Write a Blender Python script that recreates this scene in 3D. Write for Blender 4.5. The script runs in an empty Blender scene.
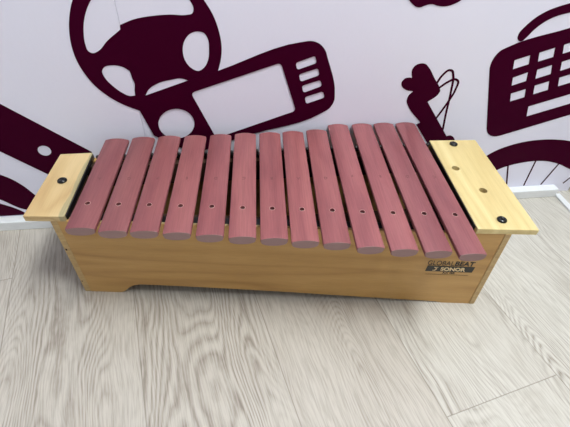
import bpy, bmesh, math, random
from mathutils import Vector, Matrix
from mathutils.geometry import tessellate_polygon

random.seed(7)
scene = bpy.context.scene
col = scene.collection

# ---------------------------------------------------------------- helpers
def link(o, parent=None):
    col.objects.link(o)
    if parent is not None:
        o.parent = parent
    return o

def tag(o, label=None, cat=None, group=None, kind=None):
    if label: o['label'] = label
    if cat: o['category'] = cat
    if group: o['group'] = group
    if kind: o['kind'] = kind
    return o

def empty(name, loc):
    o = bpy.data.objects.new(name, None)
    o.empty_display_size = .05
    o.location = loc
    return link(o)

def root_of(o):
    while o.parent: o = o.parent
    return o

def obj(name, bm, mat, parent=None, smooth=False, origin=None):
    """bm is in world coordinates; links it as ONE mesh object."""
    bm.normal_update()
    me = bpy.data.meshes.new(name)
    bm.to_mesh(me); bm.free()
    return obj_me(name, me, mat, parent, smooth, origin)

def obj_me(name, me, mat, parent=None, smooth=False, origin=None):
    if mat is not None:
        me.materials.clear(); me.materials.append(mat)
    o = bpy.data.objects.new(name, me)
    base = Vector(origin) if origin is not None else (wpos(parent) if parent else Vector((0, 0, 0)))
    me.transform(Matrix.Translation(-base))
    o.location = base - (wpos(parent) if parent else Vector((0, 0, 0)))
    if smooth:
        for p in me.polygons: p.use_smooth = True
    return link(o, parent)

def wpos(o):
    v = Vector((0, 0, 0))
    while o is not None:
        v += Vector(o.location); o = o.parent
    return v

def bevel(bm, w, seg=2, ang=30):
    es = [e for e in bm.edges if len(e.link_faces) == 2 and e.calc_face_angle(0) > math.radians(ang)]
    bmesh.ops.bevel(bm, geom=es, offset=w, segments=seg, profile=.5, affect='EDGES', clamp_overlap=True)

def hexa(p):
    """p: 8 points, bottom quad then top quad (same winding)."""
    bm = bmesh.new()
    v = [bm.verts.new(q) for q in p]
    for f in ((3, 2, 1, 0), (4, 5, 6, 7), (0, 1, 5, 4), (1, 2, 6, 5), (2, 3, 7, 6), (3, 0, 4, 7)):
        bm.faces.new([v[i] for i in f])
    bmesh.ops.recalc_face_normals(bm, faces=bm.faces)
    return bm

def box(x0, x1, y0, y1, z0, z1):
    return hexa([(x0, y0, z0), (x1, y0, z0), (x1, y1, z0), (x0, y1, z0), (x0, y0, z1), (x1, y0, z1), (x1, y1, z1), (x0, y1, z1)])

def lathe(profile, center, seg=24, bm=None):
    """profile (r, z) bottom to top, about a vertical axis."""
    bm = bm or bmesh.new()
    rings = []
    for r, z in profile:
        if r < 1e-6:
            rings.append([bm.verts.new((center[0], center[1], center[2] + z))])
        else:
            rings.append([bm.verts.new((center[0] + r * math.cos(2 * math.pi * k / seg), center[1] + r * math.sin(2 * math.pi * k / seg), center[2] + z)) for k in range(seg)])
    for a, b in zip(rings, rings[1:]):
        for k in range(seg):
            k2 = (k + 1) % seg
            if len(a) == 1 and len(b) > 1: bm.faces.new((a[0], b[k2], b[k]))
            elif len(b) == 1 and len(a) > 1: bm.faces.new((a[k], a[k2], b[0]))
            elif len(a) > 1: bm.faces.new((a[k], a[k2], b[k2], b[k]))
    for r, up in ((rings[0], False), (rings[-1], True)):
        if len(r) > 1: bm.faces.new(r if up else r[::-1])
    bmesh.ops.recalc_face_normals(bm, faces=bm.faces)
    return bm

def cut(bm, cutters):
    """subtract closed bmeshes from bm, returns a new bmesh."""
    me = bpy.data.meshes.new('tmp'); bm.to_mesh(me); bm.free()
    o = bpy.data.objects.new('tmp', me); col.objects.link(o)
    junk = []
    for c in cutters:
        cm = bpy.data.meshes.new('cut'); c.to_mesh(cm); c.free()
        co = bpy.data.objects.new('cut', cm); col.objects.link(co); junk.append(co)
        m = o.modifiers.new('b', 'BOOLEAN'); m.operation = 'DIFFERENCE'; m.object = co; m.solver = 'EXACT'
    bpy.context.view_layer.update()
    ev = o.evaluated_get(bpy.context.evaluated_depsgraph_get())
    out = bmesh.new(); out.from_mesh(ev.to_mesh()); ev.to_mesh_clear()
    for j in junk:
        cm = j.data; bpy.data.objects.remove(j); bpy.data.meshes.remove(cm)
    bpy.data.objects.remove(o); bpy.data.meshes.remove(me)
    return out

# ---------------------------------------------------------------- materials
class NT:
    def __init__(s, name):
        s.m = bpy.data.materials.new(name); s.m.use_nodes = True
        s.t = s.m.node_tree; s.b = s.t.nodes['Principled BSDF']
    def n(s, kind, **kw):
        d = s.t.nodes.new(kind)
        for k, v in kw.items(): setattr(d, k, v)
        return d
    def put(s, sock, v):
        if isinstance(v, bpy.types.NodeSocket): s.t.links.new(v, sock)
        else: sock.default_value = v
    def math(s, op, a, b=0.0, c=0.0, clamp=False):
        d = s.n('ShaderNodeMath', operation=op, use_clamp=clamp)
        for i, v in enumerate((a, b, c)): s.put(d.inputs[i], v)
        return d.outputs[0]
    def noise(s, vec, scale=5, detail=3, rough=.5, dist=0):
        d = s.n('ShaderNodeTexNoise')
        s.put(d.inputs['Vector'], vec)
        for k, v in (('Scale', scale), ('Detail', detail), ('Roughness', rough), ('Distortion', dist)): s.put(d.inputs[k], v)
        return d.outputs['Fac']
    def mapping(s, vec, scale=(1, 1, 1), loc=(0, 0, 0), rot=(0, 0, 0)):
        d = s.n('ShaderNodeMapping')
        s.put(d.inputs['Vector'], vec)
        d.inputs['Scale'].default_value = scale; d.inputs['Location'].default_value = loc; d.inputs['Rotation'].default_value = rot
        return d.outputs[0]
    def ramp(s, fac, stops, interp='LINEAR'):
        d = s.n('ShaderNodeValToRGB'); s.put(d.inputs[0], fac)
        r = d.color_ramp; r.interpolation = interp
        while len(r.elements) < len(stops): r.elements.new(.5)
        for e, (p, c) in zip(r.elements, stops):
            e.position = p; e.color = c if len(c) == 4 else (*c, 1)
        return d.outputs[0]
    def mix(s, fac, a, b, mode='MIX'):
        d = s.n('ShaderNodeMix', data_type='RGBA', blend_type=mode)
        s.put(d.inputs[0], fac); s.put(d.inputs[6], a); s.put(d.inputs[7], b)
        return d.outputs[2]
    def obj(s): return s.n('ShaderNodeTexCoord').outputs['Object']
    def xyz(s, vec):
        d = s.n('ShaderNodeSeparateXYZ'); s.put(d.inputs[0], vec); return d.outputs
    def comb(s, x, y, z):
        d = s.n('ShaderNodeCombineXYZ')
        for i, v in enumerate((x, y, z)): s.put(d.inputs[i], v)
        return d.outputs[0]
    def bump(s, h, strength=.2, dist=.001):
        d = s.n('ShaderNodeBump'); d.inputs['Strength'].default_value = strength; d.inputs['Distance'].default_value = dist
        s.put(d.inputs['Height'], h); s.t.links.new(d.outputs[0], s.b.inputs['Normal'])

def srgb(r, g, b):
    f = lambda c: (c / 12.92 if c <= .04045 else ((c + .055) / 1.055) ** 2.4)
    return (f(r / 255), f(g / 255), f(b / 255), 1)

def plain(name, c, rough=.5, spec=.5, bump=0):
    t = NT(name)
    v = t.obj()
    n = t.noise(t.mapping(v, (90, 90, 90)), 1, 2)
    t.put(t.b.inputs['Base Color'], t.mix(n, tuple(x * .94 for x in c[:3]) + (1,), tuple(min(1, x * 1.05) for x in c[:3]) + (1,)))
    t.b.inputs['Roughness'].default_value = rough
    t.b.inputs['Specular IOR Level'].default_value = spec
    if bump: t.bump(n, bump, .0006)
    return t.m

def wood(name, light, mid, dark, axis='x', ring=7, ringw=.5, fine=1.0, rough=.45, spec=.4, seed=0, stretch=1.6, vary=0):
    """long grain wood: contour rings of a stretched noise + fine pores. axis = grain direction."""
    t = NT(name); v = t.obj()
    if axis == 'y': v = t.mapping(v, rot=(0, 0, math.pi / 2))
    if vary:
        r = t.n('ShaderNodeObjectInfo').outputs['Random']
        d = t.n('ShaderNodeVectorMath', operation='ADD'); t.put(d.inputs[0], v)
        t.put(d.inputs[1], t.comb(t.math('MULTIPLY', r, 40), t.math('MULTIPLY', r, 17), t.math('MULTIPLY', r, 9)))
        v = d.outputs[0]
    a = t.noise(t.mapping(v, (stretch, 14, 14), (seed, seed * 2.3, 0)), 1, 2, .45)
    rings = t.math('PINGPONG', t.math('MULTIPLY', a, ring), .5)
    rings = t.math('MULTIPLY', rings, 2)
    pores = t.noise(t.mapping(v, (22, 520, 520), (seed, 0, 0)), 1, 3, .6)
    broad = t.noise(t.mapping(v, (2.2, 34, 34), (0, seed, 0)), 1, 3, .5)
    f = t.math('ADD', t.math('MULTIPLY', rings, ringw), t.math('MULTIPLY', broad, 1 - ringw))
    c = t.ramp(f, [(.12, dark), (.45, mid), (.85, light)])
    p = t.ramp(pores, [(.34, (.80 - .14 * fine,) * 3), (.60, (1, 1, 1))])
    c = t.mix(.75 * min(fine, 1), c, p, 'MULTIPLY')
    if vary:
        k = t.math('MULTIPLY_ADD', r, vary, 1 - vary / 2)
        c = t.mix(1, c, t.comb(k, k, k), 'MULTIPLY')
    t.put(t.b.inputs['Base Color'], c)
    t.b.inputs['Roughness'].default_value = rough
    t.b.inputs['Specular IOR Level'].default_value = spec
    t.bump(pores, .12, .0004)
    t.c = c
    return t

# outlines of the wall silhouettes: (metres along the wall, metres up[, 1 = corner]); S smooth, R rounded polygon + radius, L stroke
MURAL = {
 'steering_wheel': [
  ('S',[(-0.3165,0.4363),(-0.3275,0.4145),(-0.3342,0.3939),(-0.338,0.3674),(-0.3366,0.3445),(-0.3304,0.3232),(-0.3207,0.3035),(-0.3049,0.2846),(-0.2826,0.2672),(-0.2567,0.2539,1),(-0.2061,0.2719),(-0.1622,0.2951),(-0.1307,0.3127),(-0.1136,0.3253,1),(-0.1081,0.3427),(-0.1051,0.3638),(-0.1085,0.394),(-0.1165,0.4178),(-0.1268,0.436),(-0.1425,0.4627),(-0.165,0.4801),(-0.1899,0.4898),(-0.2198,0.4915),(-0.2516,0.4835),(-0.2836,0.4675),(-0.303,0.4523)]),
  ('S',[(-0.2908,0.4363),(-0.3025,0.4197),(-0.3104,0.4029),(-0.3144,0.3889),(-0.3168,0.372),(-0.315,0.361),(-0.3096,0.3579),(-0.3017,0.3603),(-0.282,0.3774),(-0.2586,0.394,1),(-0.258,0.4006,1),(-0.2371,0.4084),(-0.2175,0.4124),(-0.2031,0.4141),(-0.1792,0.4154),(-0.1554,0.4148),(-0.1465,0.417),(-0.1438,0.4234),(-0.148,0.436),(-0.1599,0.4525),(-0.1764,0.4638),(-0.1976,0.4707),(-0.224,0.4714),(-0.2494,0.4656),(-0.2721,0.4532)]),
  ('S',[(-0.1412,0.3899),(-0.1315,0.3874),(-0.126,0.3769),(-0.1258,0.3616),(-0.1291,0.3431),(-0.1365,0.3308),(-0.1466,0.3249),(-0.1581,0.3302),(-0.1668,0.3439),(-0.1682,0.3607),(-0.1625,0.3773),(-0.1524,0.3871)]),
  ('S',[(-0.3027,0.3279),(-0.2975,0.3348),(-0.2844,0.3377),(-0.2677,0.3342),(-0.259,0.3275,1),(-0.2574,0.3159),(-0.2556,0.3046),(-0.258,0.2932),(-0.2589,0.2832,1),(-0.2685,0.2829),(-0.2802,0.2897),(-0.2927,0.3028),(-0.3008,0.3159)]),
  ('S',[(-0.242,0.2827,1),(-0.2347,0.2936),(-0.2169,0.3047),(-0.1949,0.3104),(-0.1761,0.3122),(-0.166,0.3085,1)]),
 ],
 'handheld_console': [
  ('S',[(-0.2567,0.2539,1),(-0.2443,0.2822,1),(-0.166,0.3085,1),(-0.1136,0.3253,1),(-0.1137,0.3248,1),(0.0302,0.3715),(0.0435,0.3726),(0.0573,0.3685),(0.0682,0.3582),(0.0755,0.3412),(0.0952,0.2769),(0.0955,0.2621),(0.0885,0.2477),(0.0743,0.2377),(-0.0564,0.1979,1),(-0.1181,0.1788,1),(-0.1708,0.1571,1),(-0.2416,0.2028,1),(-0.2501,0.2313,1)]),
  ('S',[(-0.1647,0.2245),(-0.171,0.2089),(-0.1846,0.1976),(-0.2018,0.194),(-0.2177,0.1991),(-0.2277,0.2114),(-0.2294,0.2272),(-0.2226,0.2422),(-0.2094,0.2526),(-0.193,0.256),(-0.1777,0.2515),(-0.1673,0.24)]),
  ('R',0.008,[(-0.1642,0.2858),(-0.0065,0.3368),(0.0244,0.244),(-0.1272,0.1912)]),
  ('R',0.0045,[(0.0191,0.3359),(0.0523,0.3476),(0.0562,0.3346),(0.0226,0.3231)]),
  ('R',0.0045,[(0.0258,0.3149),(0.0593,0.3256),(0.0633,0.3126),(0.0299,0.3011)]),
  ('R',0.0045,[(0.0323,0.2936),(0.0656,0.3037),(0.0696,0.292),(0.0366,0.2797)]),
  ('R',0.0045,[(0.0391,0.2713),(0.0725,0.2818),(0.0767,0.2691),(0.043,0.2574)]),
 ],
 'belt': [
  ('S',[(-0.5509,0.3322,1),(-0.481,0.2753,1),(-0.3612,0.1717,1),(-0.3641,0.1539,1),(-0.4328,0.106,1),(-0.4572,0.1268,1),(-0.5189,0.1815,1),(-0.5965,0.2396,1)]),
  ('S',[(-0.433,0.1737),(-0.4373,0.1694),(-0.4432,0.1675),(-0.4489,0.1688),(-0.4531,0.1727),(-0.4545,0.1783),(-0.4528,0.1839),(-0.4486,0.1881),(-0.4428,0.1899),(-0.4371,0.1887),(-0.433,0.1849),(-0.4315,0.1794)]),
 ],
 'wedge': [
  ('S',[(-0.619,0.1829,1),(-0.5401,0.1291),(-0.5262,0.119),(-0.5109,0.1016),(-0.4969,0.0762),(-0.478,0.0325,1),(-0.5302,0.0396),(-0.5644,0.0688),(-0.6482,0.1232,1)]),
 ],
 'tip': [
  ('S',[(-0.6668,0.0849,1),(-0.5689,0.0577),(-0.5346,0.0329),(-0.5254,0.0208,1),(-0.5825,0.0243,1),(-0.6925,0.0323,1)]),
 ],
 'hand_torch': [
  ('S',[(0.2337,0.3184),(0.2377,0.3261),(0.2466,0.3298),(0.256,0.3289),(0.2649,0.3217),(0.2807,0.302),(0.297,0.282),(0.3002,0.2756),(0.2986,0.2696),(0.2812,0.2535,1),(0.3451,0.1733,1),(0.3526,0.1745),(0.3622,0.1694),(0.367,0.1619),(0.3698,0.1433,1),(0.317,0.1461,1),(0.2711,0.2038,1),(0.2784,0.2083,1),(0.2434,0.2467),(0.2386,0.2558),(0.2394,0.2679),(0.2464,0.2763,1),(0.2311,0.2797),(0.2222,0.2863),(0.2194,0.2946),(0.2237,0.3018),(0.2314,0.3037),(0.2373,0.3027,1),(0.2349,0.3104)]),
 ],
 'cord': [
  ('L',[(0.2879,0.2886),(0.2956,0.307),(0.3051,0.316),(0.3116,0.3147),(0.3164,0.3065),(0.3224,0.2749),(0.3274,0.2253),(0.332,0.189)]),
  ('L',[(0.2953,0.2808),(0.3085,0.2922),(0.3233,0.2981),(0.3293,0.295),(0.3303,0.2768),(0.3223,0.2485),(0.3086,0.2143)]),
 ],
 'apple': [
  ('S',[(0.1991,0.4353),(0.2066,0.429),(0.2136,0.4251),(0.2198,0.4242),(0.2265,0.4263),(0.2331,0.4284),(0.2402,0.4289),(0.248,0.4271),(0.2581,0.4256),(0.2677,0.4262),(0.2787,0.4298),(0.2879,0.4351),(0.2937,0.4498),(0.288,0.466),(0.2646,0.4796),(0.2462,0.4795),(0.2341,0.4736),(0.2187,0.4793),(0.1983,0.4792),(0.1858,0.4656),(0.1902,0.4477)]),
 ],
 'keyboard': [
  ('S',[(0.4014,0.3555),(0.3927,0.3505),(0.3859,0.3407),(0.3832,0.3266),(0.3839,0.3184,1),(0.4288,0.1877,1),(0.4344,0.1778),(0.4429,0.1708),(0.4543,0.1676),(0.4664,0.169,1),(0.6049,0.2135,1),(0.7381,0.2578,1),(0.6294,0.4296,1),(0.5086,0.389,1)]),
  ('R',0.001,[(0.4272,0.3324),(0.4546,0.3413),(0.4596,0.324),(0.4318,0.3149)]),
  ('R',0.001,[(0.4707,0.3457),(0.4978,0.3546),(0.5031,0.3369),(0.476,0.3285)]),
  ('R',0.001,[(0.4389,0.2985),(0.4655,0.3085),(0.4699,0.2908),(0.4436,0.2818)]),
  ('R',0.001,[(0.4821,0.3131),(0.5083,0.3218),(0.515,0.3036),(0.4871,0.2948)]),
  ('R',0.001,[(0.4492,0.2658),(0.4768,0.2743),(0.4822,0.2567),(0.4549,0.2481)]),
  ('R',0.001,[(0.4923,0.2811),(0.5189,0.2895),(0.5256,0.2709),(0.4979,0.2623)]),
  ('R',0.001,[(0.5128,0.3595),(0.5396,0.3682),(0.5455,0.3509),(0.5187,0.3426)]),
  ('R',0.001,[(0.5544,0.3731),(0.5809,0.3817),(0.5875,0.3647),(0.561,0.3565)]),
  ('R',0.001,[(0.5255,0.3275),(0.5513,0.336),(0.5587,0.3183),(0.5311,0.3095)]),
  ('R',0.001,[(0.5683,0.3417),(0.5938,0.3502),(0.6019,0.3327),(0.5745,0.3241)]),
  ('R',0.001,[(0.5368,0.2961),(0.5631,0.3044),(0.5705,0.2862),(0.5432,0.2777)]),
  ('R',0.001,[(0.5808,0.3109),(0.6068,0.3191),(0.6149,0.3013),(0.5878,0.2929)]),
  ('R',0.001,[(0.5001,0.2361),(0.6909,0.2955),(0.7018,0.274),(0.5067,0.2129)]),
 ],
 'keyboard_cable': [
  ('S',[(0.4156,0.3722),(0.4145,0.3799),(0.4223,0.3938),(0.4341,0.4069),(0.4521,0.4184),(0.4669,0.4242),(0.4862,0.4297),(0.5207,0.4396,1),(0.5315,0.424,1),(0.4944,0.4149),(0.4694,0.408),(0.453,0.3989),(0.4407,0.3869),(0.4309,0.372),(0.4262,0.367),(0.4196,0.3679)]),
 ],
 'bicycle_wheel': [
  ('S',[(0.4317,0.0214,1),(0.4269,0.0775),(0.4401,0.1003),(0.4572,0.1187),(0.4781,0.1329),(0.4937,0.1397),(0.5278,0.1494),(0.5645,0.1535),(0.6039,0.1524),(0.6418,0.1463),(0.7096,0.1139),(0.8012,0.0572),(0.8763,-0.017,1),(0.8233,-0.0131,1),(0.7733,0.0286),(0.7271,0.0529),(0.6853,0.0672),(0.6477,0.0841),(0.6139,0.094),(0.5842,0.0966),(0.553,0.0943),(0.5238,0.0878),(0.4984,0.0768),(0.4795,0.054),(0.4754,0.0121,1)]),
 ],
 'spoke': [
  ('L',[(0.5197,0.088),(0.539,0.0343)]),
  ('L',[(0.5835,0.098),(0.5871,0.0235)]),
  ('L',[(0.6477,0.0874),(0.6303,0.0205)]),
  ('L',[(0.6997,0.041),(0.6824,0.0118)]),
 ],
}

# ---------------------------------------------------------------- measured frame of the place (metres)
HB = .2134          # top of the bars
HK = .2053          # top of the end boards
PITCH = .0456
WALL_P = Vector((.3, .1591, 0)); WA = .0734
WV = Vector((math.cos(WA), math.sin(WA), 0)); WN = Vector((-math.sin(WA), math.cos(WA), 0))   # along the wall / into the wall
def W(s, h, out=0.0):
    return WALL_P + WV * s - WN * out + Vector((0, 0, h))

# ---------------------------------------------------------------- floor
def floor_material():
    t = NT('oak_laminate')
    ang = -math.radians(15.9)
    v = t.mapping(t.obj(), rot=(0, 0, ang))          # local x across the boards, y along them
    x, y, z = t.xyz(v)
    w = .210
    q = t.math('DIVIDE', t.math('SUBTRACT', x, .2134), w)
    pid = t.math('FLOOR', q); fx = t.math('SUBTRACT', q, pid)
    rnd = t.n('ShaderNodeTexWhiteNoise', noise_dimensions='1D'); t.put(rnd.inputs['W'], t.math('ADD', pid, 3.7))
    r = rnd.outputs['Value']
    # board ends: each row offset, 1.2 m long
    off = t.math('ADD', t.math('MULTIPLY', pid, .37), .0)
    yy = t.math('DIVIDE', t.math('ADD', t.math('ADD', y, .44), t.math('MULTIPLY', t.math('SUBTRACT', pid, 1), .43)), 1.25)
    yid = t.math('FLOOR', yy); fy = t.math('SUBTRACT', yy, yid)
    seedx = t.math('ADD', t.math('MULTIPLY', r, 31), t.math('MULTIPLY', yid, 7.3))
    xs = t.math('MULTIPLY', x, 1.0)
    base = t.comb(xs, y, seedx)
    warp = t.noise(t.mapping(base, (9, 3.5, 1)), 1, 2, .5)
    base2 = t.comb(t.math('ADD', xs, t.math('MULTIPLY', t.math('SUBTRACT', warp, .5), .035)), y, seedx)
    cath = t.noise(t.mapping(base2, (9.5, 1.5, 1)), 1, 1, .35)
    wob = t.noise(t.mapping(base, (38, 26, 1)), 1, 2, .5)
    lines = t.math('PINGPONG', t.math('ADD', t.math('MULTIPLY', cath, 56), t.math('MULTIPLY', wob, .75)), .5)
    lines = t.math('MULTIPLY', lines, 2)
    lines = t.ramp(lines, [(.0, (0, 0, 0)), (.35, (.5, .5, .5)), (.8, (1, 1, 1))])
    fine = t.noise(t.mapping(base2, (460, 20, 1)), 1, 3, .6)
    zone = t.noise(t.mapping(base, (7, 1.6, 1), (4, 2, 0)), 1, 1, .5)
    zone = t.ramp(zone, [(.38, (.15, .15, .15)), (.58, (1, 1, 1))])
    light = srgb(206, 196, 184); dark = srgb(150, 140, 130)
    tone = t.mix(t.math('MULTIPLY_ADD', t.math('GREATER_THAN', pid, .5), .72, t.math('MULTIPLY', r, .28)), srgb(187, 179, 170), srgb(206, 203, 196))
    c = t.mix(t.math('MULTIPLY', t.math('MULTIPLY', t.math('SUBTRACT', 1, lines), zone), t.math('MULTIPLY_ADD', fine, -2.2, 1.9, clamp=True)), tone, dark)
    c = t.mix(.75, c, t.ramp(fine, [(.36, (.74, .72, .70)), (.58, (1.0, 1.0, 1.0))]), 'MULTIPLY')
    blot = t.noise(t.mapping(base, (14, 5, 1), (1, 7, 0)), 1, 2, .5)
    c = t.mix(.5, c, t.ramp(blot, [(.3, (.86, .84, .82)), (.65, (1, 1, 1))]), 'MULTIPLY')
    # joints
    ex = t.math('MINIMUM', fx, t.math('SUBTRACT', 1, fx)); ex = t.math('MULTIPLY', ex, w)
    ey = t.math('MINIMUM', fy, t.math('SUBTRACT', 1, fy)); ey = t.math('MULTIPLY', ey, 1.25)
    e = t.math('MINIMUM', ex, ey)
    j = t.ramp(t.math('MULTIPLY', e, 500), [(.2, (1, 1, 1)), (.55, (0, 0, 0))])
    c = t.mix(t.math('MULTIPLY', j, .6), c, srgb(120, 110, 100))
    t.put(t.b.inputs['Base Color'], c)
    t.b.inputs['Roughness'].default_value = .48
    t.b.inputs['Specular IOR Level'].default_value = .35
    t.bump(t.math('ADD', t.math('MULTIPLY', fine, .5), t.math('MULTIPLY', j, -1)), .15, .0005)
    return t.m
fl = obj('floor', box(-2.6, 2.4, -2.8, 1.0, -.03, 0), floor_material())
tag(fl, kind='structure')

# ---------------------------------------------------------------- walls
def wall_material(name, c):
    t = NT(name); v = t.obj()
    n = t.noise(t.mapping(v, (160, 160, 160)), 1, 3, .6)
    m = t.noise(t.mapping(v, (6, 6, 6)), 1, 2)
    c2 = t.mix(t.math('MULTIPLY', m, .35), c, tuple(x * .93 for x in c[:3]) + (1,))
    t.put(t.b.inputs['Base Color'], c2)
    t.b.inputs['Roughness'].default_value = .6
    t.b.inputs['Specular IOR Level'].default_value = .25
    t.bump(n, .25, .0006)
    return t.m
m_wall = wall_material('painted_wall', srgb(229, 228, 245))
m_cream = wall_material('cream_wall', srgb(226, 216, 196))
m_white = plain('white_gloss_paint', srgb(226, 228, 231), .35)

SC = .716      # where the inner corner is
def slab(s0, s1, h0, h1, o0, o1):
    return hexa([W(s0, h0, o0), W(s1, h0, o0), W(s1, h0, o1), W(s0, h0, o1), W(s0, h1, o0), W(s1, h1, o0), W(s1, h1, o1), W(s0, h1, o1)])
SEAM = -.2577
bm = slab(-2.6, SEAM - .0003, 0, 2.6, 0, -.012)
for a in (slab(SEAM + .0003, SC, 0, 2.6, 0, -.012), slab(-2.6, SC + .1, 0, 2.6, -.012, -.1)):
    me = bpy.data.meshes.new('t'); a.to_mesh(me); a.free(); bm.from_mesh(me); bpy.data.meshes.remove(me)
tag(obj('wall_back', bm, m_wall), kind='structure')
bm = slab(-2.6, .668, 0, .0231, 0, .0203); bevel(bm, .0018, 2)
tag(obj('baseboard_back', bm, m_white), kind='structure')

# the wall on the right starts at the inner corner and runs towards the viewer
RD = Vector((math.sin(.0734), -math.cos(.0734), 0)); RX = Vector((math.cos(.0734), math.sin(.0734), 0))
RO = W(SC, 0)
def rslab(a0, a1, h0, h1, x0, x1):
    P = lambda a, x, h: RO + RD * a + RX * x + Vector((0, 0, h))
    return hexa([P(a0, x0, h0), P(a0, x1, h0), P(a1, x1, h0), P(a1, x0, h0), P(a0, x0, h1), P(a0, x1, h1), P(a1, x1, h1), P(a1, x0, h1)])
tag(obj('wall_right', rslab(.001, 2.6, 0, 2.6, 0.0, .1), m_cream), kind='structure')
bm = rslab(.014, 2.6, 0, .005, -.047, -.033); bevel(bm, .001, 2)
tag(obj('trim_1', bm, m_white), kind='structure')

# ---------------------------------------------------------------- vinyl silhouettes on the wall
def catmull(pts, closed=True, k=6):
    """pts (s, h[, 1 = corner])."""
    n = len(pts); out = []
    rng = range(n) if closed else range(n - 1)
    P = [Vector(p[:2]) for p in pts]; C = [len(p) > 2 for p in pts]
    for i in rng:
        j = (i + 1) % n
        p1, p2 = P[i], P[j]
        if C[i] and C[j]:
            out.append(p1); continue
        h = (i - 1) % n if closed else max(i - 1, 0); l = (j + 1) % n if closed else min(j + 1, n - 1)
        d = (p2 - p1).length
        def tan(a, b, c, corner):
            if corner or (a - b).length < 1e-9 or (c - b).length < 1e-9: return None
            u, w = (b - a).length, (c - b).length
            return ((b - a) / u * w + (c - b) / w * u) / (u + w)
        t1 = tan(P[h], p1, p2, C[i]); t2 = tan(p1, p2, P[l], C[j])
        if t1 is None: t1 = (p2 - p1) / d
        if t2 is None: t2 = (p2 - p1) / d
        t1 = t1 * d; t2 = t2 * d
        for q in range(k):
            t = q / k
            out.append(p1 * (2 * t ** 3 - 3 * t * t + 1) + t1 * (t ** 3 - 2 * t * t + t) + p2 * (-2 * t ** 3 + 3 * t * t) + t2 * (t ** 3 - t * t))
    if not closed: out.append(P[-1])
    return out

def rounded(pts, r, k=5):
    P = [Vector(p[:2]) for p in pts]; n = len(P); out = []
    for i in range(n):
        a, b, c = P[i - 1], P[i], P[(i + 1) % n]
        p = b + (a - b).normalized() * r; q = b + (c - b).normalized() * r
        for j in range(k + 1):
            t = j / k; out.append(p * (1 - t) ** 2 + b * 2 * t * (1 - t) + q * t * t)
    return out

def ribbon(pts, w):
    L = catmull(pts, False, 8); A = []; B = []
    for i, p in enumerate(L):
        d = (L[min(i + 1, len(L) - 1)] - L[max(i - 1, 0)]).normalized(); nrm = Vector((-d.y, d.x)) * w / 2
        A.append(p + nrm); B.append(p - nrm)
    return A + B[::-1]

def sheet(loops, out0, out1):
    """closed outline with holes -> thin solid on the wall between the offsets out0 and out1."""
    L3 = [[Vector((p.x, p.y, 0)) for p in l] for l in loops]
    flat = [p for l in L3 for p in l]
    tris = tessellate_polygon(L3)
    bm = bmesh.new()
    fr = [bm.verts.new(W(p.x, p.y, out1)) for p in flat]
    bk = [bm.verts.new(W(p.x, p.y, out0)) for p in flat]
    for t in tris:
        for vs in ([fr[i] for i in t], [bk[i] for i in t][::-1]):
            try: bm.faces.new(vs)
            except ValueError: pass
    k = 0
    for l in L3:
        n = len(l)
        for i in range(n):
            a, b = k + i, k + (i + 1) % n
            try: bm.faces.new((fr[a], bk[a], bk[b], fr[b]))
            except ValueError: pass
        k += n
    bmesh.ops.recalc_face_normals(bm, faces=bm.faces)
    return bm

def loops_of(name):
    out = []
    for l in MURAL[name]:
        if l[0] == 'S': out.append(catmull(l[1]))
        elif l[0] == 'R': out.append(rounded(l[2], l[1]))
    return out

m_plum = plain('plum_vinyl', srgb(56, 0, 30), .5, .03)
def clip_h(l, h): return [Vector((p.x, max(p.y, h))) for p in l]
TH = .0006
def decal(key, name, label, cat, lo=0.0, o0=.0001):
    L = loops_of(key)
    if lo: L = [clip_h(l, lo) for l in L]
    c = W(*(sum((p for p in L[0]), Vector((0, 0))) / len(L[0])))
    o = obj(name, sheet(L, o0, o0 + TH), m_plum, origin=c)
    return tag(o, label, cat)
decal('steering_wheel', 'steering_wheel_decal', 'large plum steering wheel silhouette with cut-out windows on the white wall, upper left', 'wall decal')
decal('handheld_console', 'game_console_decal', 'plum handheld game console silhouette with white screen and four slots, below the steering wheel silhouette', 'wall decal', o0=.0008)
decal('belt', 'strap_decal', 'broad slanting plum band with a white oval hole on the wall beside the short board', 'wall decal', .0245)
decal('wedge', 'blade_decal', 'curved plum wedge silhouette on the wall below the band with the oval hole', 'wall decal', .0245)
decal('tip', 'point_decal', 'lowest plum sliver silhouette just above the baseboard at left', 'wall decal', .0245)
tc = decal('hand_torch', 'tool_decal', 'plum silhouette with rounded lobes and looped cord on the wall behind the long end board', 'wall decal')
for l in MURAL['cord']:
    w = .0042
    obj('cord', sheet([ribbon(l[1], w)], .0001 + .0002 * (l is MURAL['cord'][1]), .0005 + .0002 * (l is MURAL['cord'][1])), m_plum, tc)
decal('apple', 'fruit_decal', 'bottom of a plum two-lobed rounded silhouette at the top edge of the wall', 'wall decal')
decal('keyboard', 'keyboard_decal', 'plum keyboard silhouette with rows of white keys on the wall at right', 'wall decal')
decal('keyboard_cable', 'cable_decal', 'curved plum stroke with rounded end arching above the keyboard silhouette', 'wall decal')
bw = decal('bicycle_wheel', 'bicycle_wheel_decal', 'plum bicycle wheel arc with thin spokes on the wall just above the baseboard', 'wall decal', .0245)
for l in MURAL['spoke']:
    (a, b), (c, d) = l[1][0][:2], l[1][1][:2]
    t = (b - .0245) / (b - d); c, d = a + (c - a) * t, .0245
    obj('spoke', sheet([ribbon([(a, b), (c, d)], .0034)], .0001, .0006), m_plum, bw)

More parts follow.
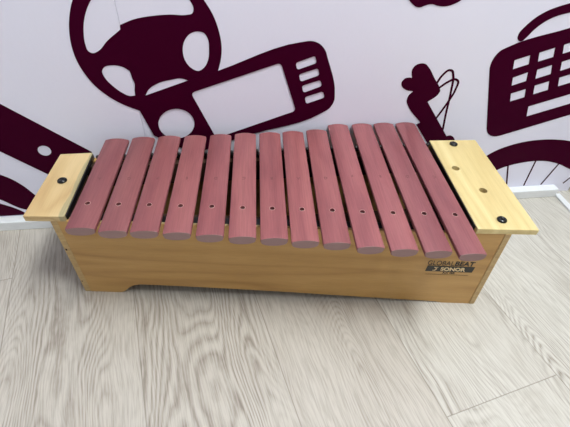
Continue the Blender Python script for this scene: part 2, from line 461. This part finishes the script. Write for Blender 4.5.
# ---------------------------------------------------------------- xylophone
xyl = tag(empty('xylophone', (.29, 0, 0)), 'wooden alto xylophone with thirteen rose-coloured bars on a pale box, standing on the floor', 'xylophone')
t_box = wood('box_wood', srgb(199, 157, 97), srgb(188, 145, 84), srgb(162, 118, 64), 'x', 6, .4, .4, .42, .4, 3, 1.2)
t_top = wood('pine_board', srgb(218, 200, 148), srgb(213, 193, 139), srgb(199, 175, 121), 'y', 6, .55, .4, .42, .4, 11, 1.6)
m_box, m_pine = t_box.m, t_top.m
# plywood edge: thin plies
t = NT('plywood_edge'); v = t.obj()
pl = t.math('PINGPONG', t.math('MULTIPLY', t.xyz(v)[0], 330), .5)
n = t.noise(t.mapping(v, (60, 60, 200)), 1, 3)
t.put(t.b.inputs['Base Color'], t.mix(n, srgb(160, 128, 84), srgb(205, 176, 124)))
t.b.inputs['Roughness'].default_value = .6
m_ply = t.m
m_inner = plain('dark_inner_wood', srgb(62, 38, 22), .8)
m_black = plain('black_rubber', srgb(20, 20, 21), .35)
m_felt = plain('pale_felt', srgb(168, 146, 104), .9)
m_plug = plain('black_plastic', srgb(14, 14, 16), .22)
m_metal = plain('dark_nail', srgb(38, 32, 32), .3)

# box panel corner curves: front top/bottom edge
FT0, FT1 = Vector((-.0549, -.0796, .1949)), Vector((.6330, -.1216, .1949))
FB0, FB1 = Vector((-.0643, -.0614, 0)), Vector((.6476, -.1101, 0))
def FP(u, v):      # u 0..1 left to right, v 0..1 bottom to top, outer front surface
    return (FB0 * (1 - u) + FB1 * u) * (1 - v) + (FT0 * (1 - u) + FT1 * u) * v
def FX(x, z):      # point of the front surface at a given x, z
    v = z / .1949
    a = FB0 * (1 - v) + FT0 * v; b = FB1 * (1 - v) + FT1 * v
    return a + (b - a) * ((x - a.x) / (b.x - a.x))
THK = .010
def panel(sign):
    """front (sign 1) or back (-1) panel with the cut-away between its feet."""
    bottom = []
    e0, e1 = .0150, .0152      # end panel thickness seen at the front
    x0b, x1b = FB0.x + .0102, FB1.x - .0102
    pts = [(x0b, 0), (.000, 0), (.008, .004), (.018, .016), (.028, .0245), (.041, .0285), (.10, .0272), (.20, .0235), (.289, .0195), (.40, .0130), (.50, .0072), (.56, .0045), (.578, .003), (.588, 0), (x1b, 0)]
    top = [(FT0.x + .0102, .1949), (FT1.x - .0102, .1949)]
    bm = bmesh.new()
    fr, bk, ft, bt = [], [], [], []
    n = len(pts)
    for k, (x, z) in enumerate(pts):
        xt = top[0][0] + (top[1][0] - top[0][0]) * (x - x0b) / (x1b - x0b)
        p = FX(x, z); q = FX(xt, .1949)
        m = lambda a, d: Vector((a.x, (a.y + d) * sign, a.z))
        fr.append(bm.verts.new(m(p, 0))); bk.append(bm.verts.new(m(p, THK)))
        ft.append(bm.verts.new(m(q, 0))); bt.append(bm.verts.new(m(q, THK)))
    for i in range(n - 1):
        bm.faces.new((fr[i], fr[i + 1], ft[i + 1], ft[i])); bm.faces.new((bk[i + 1], bk[i], bt[i], bt[i + 1]))
        bm.faces.new((ft[i], ft[i + 1], bt[i + 1], bt[i])); bm.faces.new((fr[i + 1], fr[i], bk[i], bk[i + 1]))
    bm.faces.new((fr[0], ft[0], bt[0], bk[0])); bm.faces.new((fr[-1], bk[-1], bt[-1], ft[-1]))
    bmesh.ops.recalc_face_normals(bm, faces=bm.faces)
    return bm
obj('front_panel', panel(1), m_box, xyl)
obj('back_panel', panel(-1), m_box, xyl)
def end_panel(side):
    B, T = (FB0, FT0) if side < 0 else (FB1, FT1)
    d = .010 if side < 0 else -.010
    e = .0004
    bm = hexa([(B.x, B.y - e, 0), (B.x + d, B.y - e, 0), (B.x + d, -B.y + e, 0), (B.x, -B.y + e, 0),
               (T.x, T.y - e, .1948), (T.x + d, T.y - e, .1948), (T.x + d, -T.y + e, .1948), (T.x, -T.y + e, .1948)])
    bevel(bm, .0006, 1)
    return obj('end_panel', bm, m_ply, xyl)
ep = end_panel(-1); end_panel(1)
# small voids in the edge of the left plywood panel
for z, r in ((.126, .0022), (.034, .0016)):
    p = FX(-.054 - .0094 * (1 - z / .1949), z)
    b = bmesh.new(); bmesh.ops.create_uvsphere(b, u_segments=10, v_segments=6, radius=r, matrix=Matrix.Translation(p + Vector((.002, 0, 0))) @ Matrix.Diagonal((.8, .35, 1.6, 1)))
    obj('edge_knot', b, m_inner, ep)
# floor of the resonator box
bb = hexa([(-.050, -.058, .045), (.632, -.100, .045), (.632, .100, .045), (-.050, .058, .045), (-.050, -.058, .050), (.632, -.100, .050), (.632, .100, .050), (-.050, .058, .050)])
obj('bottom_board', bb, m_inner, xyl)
# rails inside the box top, with a rubber strip and a pale felt strip on them
def ty(x): return .0796 + (x + .0549) / (.6879) * .0420        # outer half width of the box top at x
def strip(x0, x1, d0, d1, z0, z1, s):
    return hexa([(x0, s * (ty(x0) - d0), z0), (x1, s * (ty(x1) - d0), z0), (x1, s * (ty(x1) - d1), z0), (x0, s * (ty(x0) - d1), z0),
                 (x0, s * (ty(x0) - d0), z1), (x1, s * (ty(x1) - d0), z1), (x1, s * (ty(x1) - d1), z1), (x0, s * (ty(x0) - d1), z1)])
for s in (-1, 1):
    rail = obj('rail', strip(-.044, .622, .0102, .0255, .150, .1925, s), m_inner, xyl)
    bm = strip(-.028, .574, .0040 if s < 0 else .004, .0165 if s < 0 else .0125, .1951, .1966, s); bevel(bm, .001, 2)
    obj('cushion_strip', bm, m_black, rail)
    if s < 0:
        bm = strip(-.028, .574, .0006, .0038, .1951, .1962, s); bevel(bm, .0005, 1)
        obj('felt_strip', bm, m_felt, rail)
# spacing pegs between the bars along the back, black
peg_bm = lathe([(.0026, 0), (.0026, .010), (.0032, .0105), (.0032, .0135), (.0024, .0150), (0, .0155)], (0, 0, 0), 14)
peg_me = bpy.data.meshes.new('spacer_peg'); peg_bm.to_mesh(peg_me); peg_bm.free(); peg_me.materials.append(m_black)
for p in peg_me.polygons: p.use_smooth = True
for i in range(14):
    x = -.0228 + i * PITCH
    o = bpy.data.objects.new('spacer_peg', peg_me); link(o, xyl)
    o.location = Vector((x, ty(x) - .0135, .1927)) - wpos(xyl)

# bars
t_bar = wood('rosewood_bar', srgb(160, 96, 96), srgb(146, 83, 86), srgb(126, 68, 72), 'y', 5, .3, .7, .45, .4, 5, 2.0, .08)
# a tone per bar: varied timber, partly the dimmer light at left painted in
k_ = t_bar.n('ShaderNodeObjectInfo').outputs['Color']
t_bar.put(t_bar.b.inputs['Base Color'], t_bar.mix(1, t_bar.c, k_, 'MULTIPLY'))
TONE = [(.80, .82, .85), (.84, .89, .90), (.90, .92, .93), (.93, .96, .96), (.97, .99, 1), (.97, 1, 1), (1, 1, 1), (1.02, 1.03, 1.02), (.98, 1, 1), (1, 1.03, 1.05), (1, 1.04, 1.07), (.96, 1.02, 1.07), (.92, .97, 1.02)]
m_bar = t_bar.m
m_end = plain('end_grain', srgb(146, 118, 116), .8, .3, .4)
m_rim = plain('hole_edge', srgb(206, 160, 152), .6)
m_ink = plain('stamped_ink', srgb(104, 62, 60), .6)
HOLE = [(-.0009, -.0616), (.0447, -.0643), (.0899, -.0665), (.1364, -.0693), (.1828, -.0715), (.2287, -.0750), (.2730, -.0773), (.3175, -.0801), (.3632, -.0830), (.4083, -.0871), (.4543, -.0901), (.5016, -.0927), (.5483, -.0959)]
REAR = [(.0000, .1140), (.0458, .1195), (.0915, .1235), (.1384, .1252), (.1843, .1287), (.2295, .1328), (.2750, .1353), (.3187, .1395), (.3643, .1452), (.4085, .1650), (.4560, .1674), (.5000, .1702), (.5442, .1718)]
FRONT = [(.0020, -.1130), (.0480, -.1194), (.0916, -.1209), (.1375, -.1249), (.1838, -.1302), (.2294, -.1348), (.2742, -.1388), (.3175, -.1445), (.3615, -.1491), (.4075, -.1578), (.4540, -.1637), (.5010, -.1679), (.5475, -.1741)]
HW = .0196
HWS = [.0208, .0201, .0199, .0198] + [.0196] * 9
def bar_profile():
    pts = []
    for k in range(11):
        u = -1 + 2 * k / 10; pts.append((u * (HW - .0006), -.0031 * abs(u) ** 2.2))
    pts += [(HW, -.0042), (HW, -.0082)]
    for k in range(1, 8):
        a = math.pi * k / 8; pts.append((HW * math.cos(a) * .985, -.0088 - .0078 * math.sin(a) ** .8))
    pts += [(-HW, -.0082), (-HW, -.0042)]
    return pts
BPROF = bar_profile()
def make_bar(i):
    f, r, h = Vector((*FRONT[i], HB)), Vector((*REAR[i], HB)), Vector((*HOLE[i], HB))
    ax = (r - f).normalized(); side = Vector((ax.y, -ax.x, 0))
    bm = bmesh.new(); rings = []
    L = (r - f).length
    for d, sc in ((0, .955), (.0010, .99), (.0028, 1), (L - .0028, 1), (L - .0010, .99), (L, .955)):
        rings.append([bm.verts.new(f + ax * d + side * (x * sc * HWS[i] / HW) + Vector((0, 0, (z + .008) * (sc if sc < 1 else 1) - .008))) for x, z in BPROF])
    n = len(BPROF)
    for a, b in zip(rings, rings[1:]):
        for k in range(n): bm.faces.new((a[k], a[(k + 1) % n], b[(k + 1) % n], b[k]))
    bm.faces.new(rings[0]); bm.faces.new(rings[-1])
    bmesh.ops.recalc_face_normals(bm, faces=bm.faces)
    c = f + ax * ((h - f).dot(ax)) + side * ((h - f).dot(side))
    bm = cut(bm, [lathe([(.0038, -.03), (.0038, .01)], c, 20)])
    me = bpy.data.meshes.new('tone_bar'); bm.to_mesh(me); bm.free()
    o = obj_me('tone_bar', me, m_bar, xyl, False, (f + r) / 2)
    me.materials.append(m_end); o.color = (*[.94 * q for q in TONE[i]], 1)
    for p in me.polygons:
        if abs(p.normal.dot(ax)) > .9 and p.area > 1e-4: p.material_index = 1
        p.use_smooth = False
        if abs(p.normal.dot(ax)) < .3 and p.area > 1e-5: p.use_smooth = False
    # pale worn edge of the hole and the nail standing in it
    rim = lathe([(.0038, -.0006), (.0043, -.0004), (.0043, .00015), (.0038, .00015)], (0, 0, 0), 20)
    bmesh.ops.delete(rim, geom=[q for q in rim.faces if len(q.verts) > 4], context='FACES')
    bmesh.ops.translate(rim, verts=rim.verts, vec=c)
    obj('hole_edge', rim, m_rim, o, True)
    nail = lathe([(.0028, -.020), (.0028, -.0042), (.0020, -.0030), (0, -.0026)], c, 14)
    obj('nail', nail, m_metal, o, True)
    return o, f, r, ax, side

def text_mesh(s, size, shear=0, bold=0, extrude=.00015, align='LEFT'):
    cu = bpy.data.curves.new('t', 'FONT'); cu.body = s; cu.size = size; cu.shear = shear
    cu.extrude = extrude; cu.offset = bold; cu.align_x = align
    o = bpy.data.objects.new('t', cu); col.objects.link(o)
    bpy.context.view_layer.update()
    me = bpy.data.meshes.new_from_object(o.evaluated_get(bpy.context.evaluated_depsgraph_get()))
    bpy.data.objects.remove(o); bpy.data.curves.remove(cu)
    return me

NOTES = 'AGFEDCBAGFEDC'
for i in range(13):
    o, f, r, ax, side = make_bar(i)
    me = text_mesh(NOTES[i], .0085, extrude=.0001, align='CENTER')
    mid = f * .5 + r * .5
    M = Matrix(((-side.x, -ax.x, 0, mid.x), (-side.y, -ax.y, 0, mid.y), (0, 0, 1, HB + .00003), (0, 0, 0, 1)))
    me.transform(M)
    obj_me('note_letter', me, m_ink, o)

# ---- end boards
def board(corners, z1, th, cutters):
    bm = hexa([(x, y, z1 - th) for x, y in corners] + [(x, y, z1) for x, y in corners])
    bevel(bm, .0009, 2)
    if cutters: bm = cut(bm, cutters)
    return bm
TK = .0104
t = t_top   # same board, one long side keeps a strip of weathered sapwood
t2 = wood('pine_board_with_sapwood', srgb(208, 183, 138), srgb(200, 172, 125), srgb(182, 149, 102), 'y', 6, .55, .4, .42, .4, 17, 1.6)
v = t2.obj(); X = t2.xyz(v)
wav = t2.noise(t2.mapping(v, (30, 22, 30)), 1, 3)
edge = t2.math('ADD', t2.math('MULTIPLY', X[0], 1.0), t2.math('MULTIPLY', t2.math('SUBTRACT', wav, .5), .014))
fac = t2.ramp(t2.math('MULTIPLY_ADD', edge, 60, 20.13), [(.36, (0, 0, 0)), (.50, (1, 1, 1))])
streak = t2.noise(t2.mapping(v, (500, 30, 30)), 1, 2)
fac2 = t2.math('MULTIPLY', fac, t2.math('MULTIPLY_ADD', streak, .8, .35), clamp=True)
t2.put(t2.b.inputs['Base Color'], t2.mix(fac2, t2.c, srgb(150, 142, 108)))
eb = obj('end_board', board([(-.0900, -.0796), (-.0310, -.0814), (-.0355, .0812), (-.0885, .0771)], HK, TK, None), t2.m, xyl)
tag(eb, 'short pine end board with one black screw cap')
cap = lambda c: lathe([(.0072, 0), (.0076, .0008), (.0072, .0022), (.0056, .0034), (.0030, .0040), (.0026, .0034), (0, .0033)], c, 24)
obj('screw_cap', cap((-.0605, .0020, HK)), m_plug, eb, True)
def gap_shade(a, b, w, parent):  # dark strip added along the board's inner side to stand for the shaded gap
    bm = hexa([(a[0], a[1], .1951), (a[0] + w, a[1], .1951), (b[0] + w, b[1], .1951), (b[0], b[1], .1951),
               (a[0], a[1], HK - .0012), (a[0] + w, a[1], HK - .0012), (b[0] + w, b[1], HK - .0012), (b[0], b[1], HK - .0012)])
    obj('gap_shade_strip', bm, m_black, parent)
gap_shade((-.0309, -.0770), (-.0354, .0780), .0018, eb)
hs = [(.5978, .0307), (.6223, -.0303)]
eb2 = obj('end_board', board([(.5775, -.1190), (.6705, -.1235), (.6693, .1207), (.5785, .1190)], HK, TK, [lathe([(.0066, -.02), (.0066, .02)], (x, y, HK), 24) for x, y in hs]), m_pine, xyl)
tag(eb2, 'long pine end board with two black screw caps and two holes')
gap_shade((.5760, -.1120), (.5769, .1170), .0014, eb2)
for x, y in ((.6205, .1050), (.6221, -.1011)):
    obj('screw_cap', cap((x, y, HK)), m_plug, eb2, True)
# the holes go into a wooden block fixed below the board
m_hole = plain('hole_bottom_wood', srgb(112, 84, 46), .8)
bm = box(.583, .6215, -.060, .060, .170, .1947); 
obj('hole_backing', bm, m_hole, eb2)

# ---- printed logo on the front panel
m_print = plain('black_print', srgb(34, 30, 26), .5)
m_ptext = plain('cream_print', srgb(214, 190, 146), .5)
O = FX(.5283, .1135); ex = (FX(.606, .1125) - O).normalized(); ez = (FX(.5265, .12) - O).normalized(); en = ex.cross(ez).normalized()
def place(me, x, z, off=.0002, sx=1, sz=1):
    M = Matrix(((ex.x, ez.x, en.x, 0), (ex.y, ez.y, en.y, 0), (ex.z, ez.z, en.z, 0), (0, 0, 0, 1)))
    p = O + ex * x + ez * z + en * off
    me.transform(Matrix.Translation(p) @ M @ Matrix.Diagonal((sx, sz, 1, 1)))
    return me
def fit(me, x0, x1, z, h, off=.0002):
    xs = [v.co.x for v in me.vertices]; ys = [v.co.y for v in me.vertices]
    me.transform(Matrix.Translation((-min(xs), -min(ys), 0)))
    return place(me, x0, z, off, (x1 - x0) / (max(xs) - min(xs)), h / (max(ys) - min(ys)))
def flat(pts, th=.00015):
    bm = bmesh.new(); a = [bm.verts.new((x, y, -th)) for x, y in pts]; b = [bm.verts.new((x, y, th)) for x, y in pts]
    bm.faces.new(b); bm.faces.new(a[::-1]); n = len(pts)
    for i in range(n): bm.faces.new((a[i], a[(i + 1) % n], b[(i + 1) % n], b[i]))
    me = bpy.data.meshes.new('f'); bm.to_mesh(me); bm.free(); return me
logo = obj_me('printed_logo', place(flat([(-.0035, -.0175), (.0755, -.0175), (.0800, -.0015), (.0010, -.0015)]), 0, 0), m_print, xyl)
tag(logo, 'black printed brand lettering')
obj_me('lettering', fit(text_mesh('GLOBAL', .012, .3, -.00005), .0010, .0440, .0005, .0125, .0005), m_print, logo)
obj_me('lettering', fit(text_mesh('BEAT', .012, .3, .00028), .0450, .0800, .0005, .0125, .0005), m_print, logo)
obj_me('lettering', fit(text_mesh('SONOR', .010, .15, .0004), .0220, .0635, -.0148, .0103, .0006), m_ptext, logo)
em = flat([(.0000, .0000), (.0045, .0000), (.0085, .0055), (.0060, .0090), (.0100, .0090), (.0100, .0104), (.0035, .0104), (.0030, .0090), (.0060, .0055), (.0030, .0016), (.0000, .0016)])
obj_me('emblem', place(em, .0085, -.0148, .0006), m_ptext, logo)
obj_me('lettering', fit(text_mesh('AX GB', .006, .1, .0002), .0250, .0470, -.0235, .0050), m_print, logo)
obj_me('underline', place(flat([(-.003, -.0266), (.0700, -.0266), (.0700, -.0261), (-.003, -.0261)]), 0, 0), m_print, logo)

# ---------------------------------------------------------------- camera
cam = bpy.data.cameras.new('camera'); co = bpy.data.objects.new('camera', cam); link(co)
R_ = Vector((0.99798092, -0.05368515, 0.033941)); U_ = Vector((0.01175744, 0.68129716, 0.73191252)); F_ = Vector((0.06241674, 0.73003567, -0.68055277))
co.matrix_world = Matrix(((R_.x, U_.x, -F_.x, .25321), (R_.y, U_.y, -F_.y, -.538534), (R_.z, U_.z, -F_.z, .632353), (0, 0, 0, 1)))
cam.sensor_width = 36; cam.lens = 415.583 / 570 * 36; cam.clip_start = .02
scene.camera = co

# ---------------------------------------------------------------- light
def area(name, loc, target, sx, sy, power, color):
    l = bpy.data.lights.new(name, 'AREA'); l.shape = 'RECTANGLE'; l.size = sx; l.size_y = sy; l.energy = power; l.color = color
    o = bpy.data.objects.new(name, l); link(o)
    o.location = loc; o.rotation_euler = (Vector(target) - Vector(loc)).to_track_quat('-Z', 'Y').to_euler()
    return o
area('window_daylight', (2.1, -1.4, 1.7), (.5, 0, 0), 1.6, 1.4, 88, (.93, .98, 1))
area('ceiling_lamp', (1.0, -.45, 2.4), (.5, -.2, 0), 1.0, .6, 70, (.93, .99, 1.0))
w = bpy.data.worlds.new('room_light'); scene.world = w; w.use_nodes = True
w.node_tree.nodes['Background'].inputs[0].default_value = (.88, .94, 1, 1)
w.node_tree.nodes['Background'].inputs[1].default_value = .36

scene.view_settings.view_transform = 'Standard'
scene.view_settings.look = 'None'
scene.view_settings.gamma = 1
scene.view_settings.use_curve_mapping = False
scene.view_settings.exposure = .40
